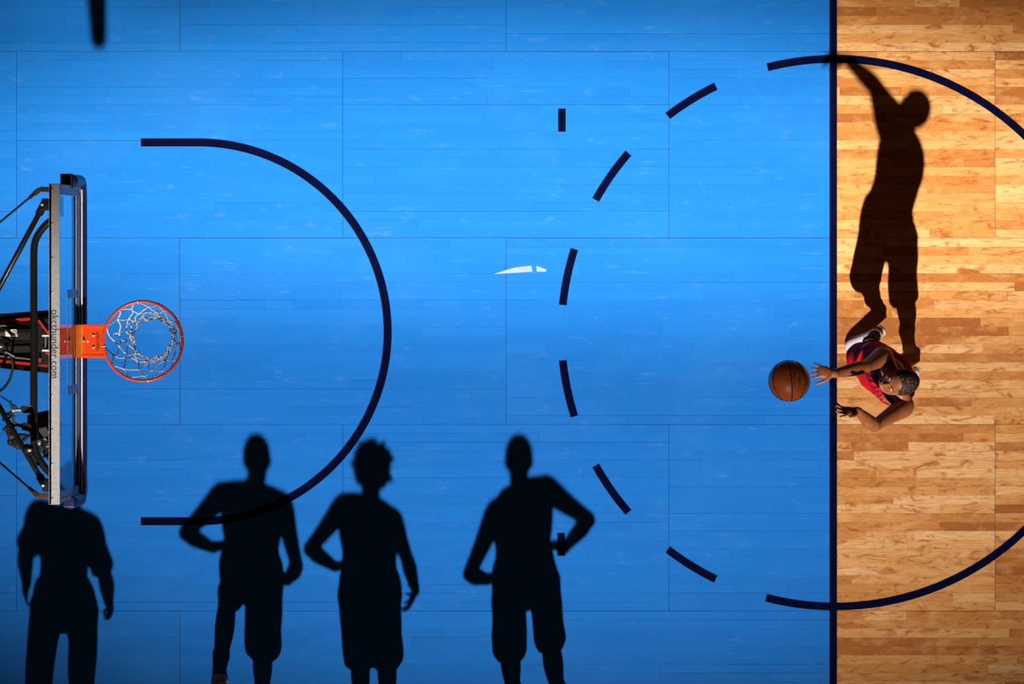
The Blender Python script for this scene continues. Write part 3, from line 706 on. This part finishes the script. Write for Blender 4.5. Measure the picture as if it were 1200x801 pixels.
def shoe(root, heel, toe, ankle, k, m, up=UP, sole_m=None):
    d=(toe-heel).normalized(); s=d.cross(UP).normalized(); n=s.cross(d).normalized(); Ln=(toe-heel).length
    bm=bmesh.new()
    loft(bm,[heel+n*0.045*k+d*0.025,heel+n*0.048*k+d*0.09,heel+n*0.042*k+d*Ln*0.55,heel+n*0.036*k+d*Ln*0.78,toe+n*0.026*k-d*0.035],[0.033*k,0.038*k,0.044*k,0.048*k,0.038*k],[0.036*k,0.042*k,0.036*k,0.028*k,0.020*k],side=s,n=18)
    loft(bm,[heel+n*0.05*k+d*0.045*k,ankle+(heel-ankle)*0.25+d*0.01,ankle+UP*0.0],[0.042*k,0.042*k,0.046*k],n=16,side=s)
    b2=remesh(bm,0.006,2); sh=link('shoe',b2,m,root)
    bm=bmesh.new()
    loft(bm,[heel+n*0.014+d*0.02,heel+n*0.014+d*Ln*0.35,heel+n*0.014+d*Ln*0.72,toe+n*0.014-d*0.03],[0.037*k,0.038*k,0.051*k,0.040*k],[0.014]*4,side=s,n=18); link('sole',bm,sole_m or M['sole'],sh)
    bm=bmesh.new()
    for i in range(5):
        c=heel+d*Ln*(0.42+i*0.065)+n*(0.083-0.007*i)*k; loft(bm,[c-s*0.024-n*0.008,c+n*0.003,c+s*0.024-n*0.008],0.0035,n=6,sub=3)
    link('laces',bm,M['white'] if m is not M['shoe'] else M['ring'],sh)
def person(J, label, cfg):
    k=cfg.get('k',1.0); vox=cfg.get('vox',0.008)
    root=empty('person',Vector((J['pel'].x,J['pel'].y,0))); tag(root,label,'person')
    if cfg.get('group'): root['group']=cfg['group']
    shR,shL=J['shR'],J['shL']; side=(shR-shL).normalized()       # towards the person's right
    mid=(shR+shL)/2; pel=J['pel']
    fwd=Vector(cfg['fwd']).normalized()
    hs=(J['hipR']-J['hipL']).normalized()
    wst=pel+(mid-pel)*0.36; rib=pel+(mid-pel)*0.62; chest=pel+(mid-pel)*0.84
    bm=bmesh.new()
    tw=cfg.get('tw',1.0)
    loft(bm,[pel-(mid-pel)*0.12,pel,wst,rib,chest,mid+UP*0.01,mid+UP*0.045],[0.13*k*tw,0.165*k*tw,0.142*k*tw,0.162*k*tw,0.178*k*tw,0.135*k,0.07*k],[0.10*k,0.118*k,0.100*k,0.118*k,0.122*k,0.085*k,0.06*k],side=side,n=24)
    nb=mid+UP*0.02-fwd*0.012; nt_=J['head']-Vector(cfg['hu'])*0.075*k-Vector(cfg['hf'])*0.02
    loft(bm,[nb-UP*0.05,nb+(nt_-nb)*0.4,nt_,J['head']],[0.075*k,0.060*k,0.056*k,0.05*k],n=16)
    for sgn,A in ((1,'R'),(-1,'L')):
        sh,el,wr=J['sh'+A],J['el'+A],J['wr'+A]
        loft(bm,[mid+UP*0.05*k-fwd*0.01,(mid+sh)/2+UP*0.035*k,sh],[0.050*k,0.050*k,0.052*k],n=14)    # trapezius / collar
        loft(bm,[mid+(chest-mid)*0.6+fwd*0.055*k+side*sgn*0.07*k,sh+(chest-sh)*0.3+fwd*0.03*k],[0.06*k,0.045*k],n=12)        # chest muscle
        aR=cfg.get('arm',1.0)*k
        loft(bm,[sh+(mid-sh)*0.18,sh+(el-sh)*0.08,sh+(el-sh)*0.45,sh+(el-sh)*0.8,el],[0.058*aR,0.066*aR,0.053*aR,0.043*aR,0.041*aR],n=18)
        loft(bm,[el+(sh-el)*0.04,el+(wr-el)*0.25,el+(wr-el)*0.65,wr],[0.041*aR,0.046*aR,0.036*aR,0.027*aR],n=18)
        h=cfg['hand'+A]; hand(bm,wr,h[0],h[1],k*cfg.get('hs',1.03),h[2],h[3] if len(h)>3 else (0.15,0.2,0.25,0.3), h[4] if len(h)>4 else 0.16, 0.0092 if vox>0.006 else 0.0085)
        hp,kn,an=J['hip'+A],J['kn'+A],J['an'+A]; back=-fwd
        lR=cfg.get('leg',1.0)*k
        loft(bm,[hp+UP*0.03,hp+(kn-hp)*0.3,hp+(kn-hp)*0.75,kn],[0.098*lR,0.092*lR,0.066*lR,0.058*lR],n=18)
        loft(bm,[kn+(hp-kn)*0.03,kn+(an-kn)*0.28+back*0.015,kn+(an-kn)*0.62+back*0.006,an],[0.056*lR,0.062*lR,0.044*lR,0.034*lR],n=18)
        heel,toe=J['he'+A],J['to'+A]
        loft(bm,[an,heel+(toe-heel)*0.25+UP*0.045,heel+(toe-heel)*0.7+UP*0.035],[0.034*k,0.033*k,0.028*k],n=12)
    ell(bm,pel-fwd*0.06*k-UP*0.04,(0.14*k,0.09*k,0.10*k),[side,fwd,UP],18)
    L,ax=head(bm,J['head'],cfg['hf'],cfg['hu'],k*0.97)
    b2=remesh(bm,vox,2)
    body=link('body',b2,cfg['skin'],root)
    head_parts(root,L,ax,k*0.97,cfg['hair'],cfg['skin'])
    # jersey
    jw=cfg.get('jw',0.016)
    bm=bmesh.new()
    top=mid+UP*0.035
    loft(bm,[pel-(mid-pel)*0.10,pel+UP*0.02,wst,rib,chest,mid-UP*0.02,top],[0.172*k*tw+jw,0.172*k*tw+jw,0.152*k*tw+jw,0.166*k*tw+jw,0.170*k*tw+jw,0.128*k+jw,0.095*k],[0.125*k+jw,0.128*k+jw,0.112*k+jw,0.125*k+jw,0.128*k+jw,0.092*k+jw,0.06*k],side=side,n=28,cap='flat')
    for sgn,A in ((1,'R'),(-1,'L')):
        sh,el=J['sh'+A],J['el'+A]
        if cfg.get('sleeves'):
            loft(bm,[mid+(sh-mid)*0.4+UP*0.02,sh,sh+(el-sh)*0.4,sh+(el-sh)*0.78],[0.075*k,0.078*k,0.070*k,0.076*k],n=18,cap='flat')
        else:
            loft(bm,[chest+side*sgn*0.10*k+fwd*0.05,mid+side*sgn*0.100*k+UP*0.046*k,chest+side*sgn*0.10*k-fwd*0.06],[0.036*k,0.026*k,0.036*k],n=10)
    b2=remesh(bm,vox*1.1,2,cfg.get('wr',0.004),9,cfg.get('seed',1))
    jer=link('shirt' if cfg.get('sleeves') else 'jersey',b2,cfg['top'],root)
    # shorts or trousers
    bm=bmesh.new()
    loft(bm,[pel+UP*0.07,pel,pel-UP*0.10],[0.168*k+jw,0.182*k+jw,0.185*k+jw],[0.122*k+jw,0.135*k+jw,0.14*k+jw],side=hs,n=26,cap='flat')
    for sgn,A in ((1,'R'),(-1,'L')):
        hp,kn,an=J['hip'+A],J['kn'+A],J['an'+A]
        if cfg.get('trousers'):
            loft(bm,[hp+UP*0.02,hp+(kn-hp)*0.5,kn,kn+(an-kn)*0.5,an+UP*0.02],[0.108*k,0.098*k,0.088*k,0.083*k,0.084*k],n=20,cap='flat')
        else:
            hem=cfg.get('hem'+A,0.95); sw=cfg.get('sw'+A,0.118)
            loft(bm,[hp+UP*0.02,hp+(kn-hp)*0.5*hem,hp+(kn-hp)*hem],[cfg.get('th',0.115)*k,sw*k,sw*1.02*k],n=22,cap='flat')
    b2=remesh(bm,vox*1.1,2,cfg.get('wr',0.004)*1.3,8,cfg.get('seed',1)+5)
    link('trousers' if cfg.get('trousers') else 'shorts',b2,cfg['bottom'],root)
    for A in 'RL':
        shoe(root,J['he'+A],J['to'+A],J['an'+A],k,cfg['shoe'])
        if not cfg.get('trousers'):
            kn,an=J['kn'+A],J['an'+A]; bm=bmesh.new(); loft(bm,[an-(kn-an)*0.1,an+(kn-an)*0.2,an+(kn-an)*0.36],[0.042*k,0.045*k,0.056*k],n=16); link('sock',bm,cfg.get('sockm',M['sock']),root)
    return root,jer,dict(mid=mid,chest=chest,rib=rib,pel=pel,side=side,fwd=fwd,body=body,k=k)

def bones(n,J):
    d=lambda a,b:round((J[a]-J[b]).length,2)
    print('BONES',n,'sh-sh',d('shR','shL'),'armR',d('shR','elR'),d('elR','wrR'),'armL',d('shL','elL'),d('elL','wrL'),'thigh',d('hipR','knR'),d('hipL','knL'),'shin',d('knR','anR'),d('knL','anL'),'head-sh',round((J['head']-(J['shR']+J['shL'])/2).length,2),'lean',[round(x,2) for x in (J['head']-J['pel'])])

# --- the shooter: right hand nearer the top of the picture, faces the hoop (-x)
J=dict(head=I(1054,448,1.79), shR=W(1021.6,410.6,1.60), shL=W(1046,466,1.58), elR=W(998.5,421.5,1.85), wrR=I(977,437.5,2.06),
       elL=W(1008,486,1.89), wrL=I(1004.5,481,2.16), pel=W(1024,429,1.01), hipR=W(1014,414,0.96), hipL=W(1041,442,0.96),
       knR=W(1005,417,0.53), knL=W(1050,437,0.52), anR=W(1024,392,0.21), anL=W(1062,437,0.19),
       heR=W(1037,384,0.115), toR=W(990,410,0.004), heL=W(1077,433,0.10), toL=W(1028,452,0.004))
bones('shooter',J)
fw=Vector((-0.86,-0.42,0.0))
hf=Vector((-0.86,-0.13,0.60)).normalized(); hu=Vector((0.57,0.07,0.8)).normalized()
r,jer,g=person(J,'basketball player in red jersey and white shoes, both arms raised after a free throw',
    dict(fwd=fw,hf=hf,hu=hu,skin=M['skin'],hair='short',top=M['red'],bottom=M['red'],shoe=M['shoe'],vox=0.0052,k=1.0,jw=0.012,wr=0.0035,arm=0.98,
         handR=((-0.93,0.16,0.02),(-0.30,-0.25,-0.9),-1,(0.30,0.42,0.34,0.18),0.20), handL=((-0.90,-0.02,0.42),(0.2,0.75,0.62),1,(0.05,0.16,0.26,0.30),0.20),hs=0.96,
         hemR=0.98,hemL=0.92,swR=0.100,swL=0.095,th=0.108))
# chest lettering, number and neck trim
def on_chest(name, me, m, up0, jer, g, off=0.004, parent=None):
    bmj=bmesh.new(); bmj.from_mesh(jer.data); base=Vector(jer['_w']); bvh=BVHTree.FromBMesh(bmj)
    f=g['fwd'].normalized(); sd=-g['side']; sd=(sd-f*sd.dot(f)).normalized(); ax=(g['mid']-g['pel']).normalized()
    ori=g['pel']+(g['mid']-g['pel'])*up0
    bt=bmesh.new(); bt.from_mesh(me); bmesh.ops.triangulate(bt,faces=bt.faces)
    for _ in range(3):
        lg=[e for e in bt.edges if e.calc_length()>0.008]
        if lg: bmesh.ops.subdivide_edges(bt,edges=lg,cuts=1); bmesh.ops.triangulate(bt,faces=[f for f in bt.faces if len(f.verts)>3])
    bt.to_mesh(me); bt.free()
    for v in me.vertices:
        p=ori+sd*v.co.x+ax*v.co.y
        # wrap round the chest: direction turns with x
        an=v.co.x/0.19; dr=(f*math.cos(an)+sd*math.sin(an)).normalized()
        q=ori+ax*v.co.y
        hit=bvh.ray_cast(q+dr*0.6-base,-dr)
        v.co=(hit[0]+base+dr*off) if hit[0] is not None else q+dr*0.15
    bmj.free()
    return link_mesh(name,me,m,jer,False)
me=text_pts('ATLANTA',0.085,1.05); on_chest('lettering',me,M['ink'],0.90,jer,g)['label']='dark lettering across the chest'
me=text_pts('12',0.15,1.0); on_chest('number',me,M['ink'],0.66,jer,g)
def person_shadow(JS): 
    return {k_:SH(*v) for k_,v in JS.items()}
def feet(J,A,x,y,dirx=0.0,k=1.0,hz=0.004):
    J['he'+A]=W(x,y+14,hz); J['to'+A]=W(x+dirx*50,y-40,0.004); J['an'+A]=W(x,y+4,0.13+hz)
N_=Vector((0,1,0))
# person with arms akimbo, nearest the free throw line  (fourth silhouette)
J=person_shadow(dict(head=(608,537,1.97), shL=(583,597,1.66), shR=(637,570,1.74), elL=(550,672,1.33), wrL=(572,679,1.20), elR=(690,609,1.50), wrR=(660,643,1.27),
   pel=(615,672,1.04), hipL=(596,686,0.99), hipR=(637,684,0.99), knL=(597,756,0.56), knR=(645,752,0.56)))
# seen from behind the silhouette: the person faces the far side of the lane (+y), so their left is picture left
feet(J,'L',603,848,-0.1); feet(J,'R',657,850,0.1); bones('P4',J)
person(J,'person in loose shorts with both hands on hips, standing nearest the free throw line',
  dict(fwd=N_,hf=N_,hu=UP,skin=M['skin2'],hair='short',top=M['cloth'],bottom=M['cloth'],shoe=M['shoek'],k=1.06,seed=3,
  handL=((0.75,0.55,-0.3),(0.5,0.1,-0.9),-1,(0.3,0.35,0.4,0.4)),handR=((-0.7,0.6,-0.3),(-0.5,0.1,-0.9),1,(0.3,0.35,0.4,0.4)),hemL=1.06,hemR=0.98,swL=0.104,swR=0.094,th=0.102))
# bushy haired (third silhouette)
J=person_shadow(dict(head=(435.5,548,1.93), shL=(405,590,1.67), shR=(459,607,1.64), elL=(363,643,1.37), wrL=(393,664,1.22), elR=(478,657,1.33), wrR=(487,692,1.12),
   pel=(433,686,1.02), hipL=(416,699,0.97), hipR=(450,699,0.97), knL=(422,768,0.54), knR=(453,768,0.54)))
feet(J,'L',424,858,-0.1); feet(J,'R',456,862,0.1); bones('P3',J)
person(J,'person with bushy hair and long shorts, one hand on hip, outside the lane',
  dict(fwd=N_,hf=N_,hu=UP,skin=M['skin'],hair='afro',top=M['cloth'],bottom=M['cloth'],shoe=M['shoe'],k=1.02,seed=4,
  handL=((0.75,0.5,-0.35),(0.5,0.1,-0.9),-1,(0.3,0.35,0.4,0.4)),handR=((-0.35,0.15,-0.95),(-0.9,0.1,0.3),-1,(0.25,0.15,0.3,0.45),0.3),hemL=1.04,hemR=1.04,swL=0.104,swR=0.104,th=0.11))
# stepping into the lane (second silhouette); right foot of the picture stays back
J=person_shadow(dict(head=(301,536,1.96), shL=(262,578,1.70), shR=(330,588,1.68), elL=(217,624,1.46), wrL=(250,642,1.26), elR=(348,664,1.28), wrR=(336,680,1.10),
   pel=(294,666,1.04), hipL=(279,680,0.99), hipR=(310,682,0.99), knL=(266,708,0.60), knR=(308,756,0.55)))
feet(J,'R',308,852,0.1); J['heL']=W(257,824,0.05); J['toL']=W(258,786,0.004); J['anL']=W(258.5,806,0.16)
J['toL']=W(259,786,0.01); J['heL']=W(256,838,0.03); J['anL']=W(257,822,0.15)
bones('P2',J)
person(J,'person in shorts stepping into the lane, toe of one brown shoe in view',
  dict(fwd=N_,hf=N_,hu=UP,skin=M['skin2'],hair='short',top=M['cloth'],bottom=M['cloth'],shoe=M['shoeb'],k=1.04,seed=7,
  handL=((0.8,0.5,-0.3),(0.5,0.1,-0.9),-1,(0.3,0.35,0.4,0.4)),handR=((-0.8,0.4,-0.2),(-0.5,0.1,-0.9),1,(0.3,0.35,0.4,0.4)),hemL=0.62,hemR=1.03,swL=0.085,swR=0.112))
# in a short sleeved shirt and trousers (first silhouette)
J=person_shadow(dict(head=(86,566,1.83), shL=(46,604,1.56), shR=(105,619,1.54), elL=(29,650,1.25), wrL=(31,684,1.04), elR=(124,678,1.20), wrR=(127.5,706,1.0),
   pel=(75,700,0.99), hipL=(55,712,0.94), hipR=(96,712,0.94), knL=(46,788,0.52), knR=(96,788,0.52)))
feet(J,'L',46,868,-0.1); feet(J,'R',96,868,0.1); bones('P1',J)
person(J,'person in short sleeved shirt and long trousers with hanging arms, nearest the basket',
  dict(fwd=N_,hf=N_,hu=UP,skin=M['skin2'],hair='bald',top=M['cloth2'],bottom=M['cloth'],shoe=M['shoek'],k=1.0,tw=0.88,arm=1.12,seed=9,sleeves=True,trousers=True,
  handL=((-0.22,0.15,-0.9),(0.8,0.2,0.2),1,(0.2,0.2,0.25,0.3),0.28),handR=((0.1,0.2,-0.9),(-0.8,0.2,0.2),-1,(0.7,0.8,0.8,0.8),0.1)))
for o in bpy.data.objects:
    if '_w' in o: del o['_w']
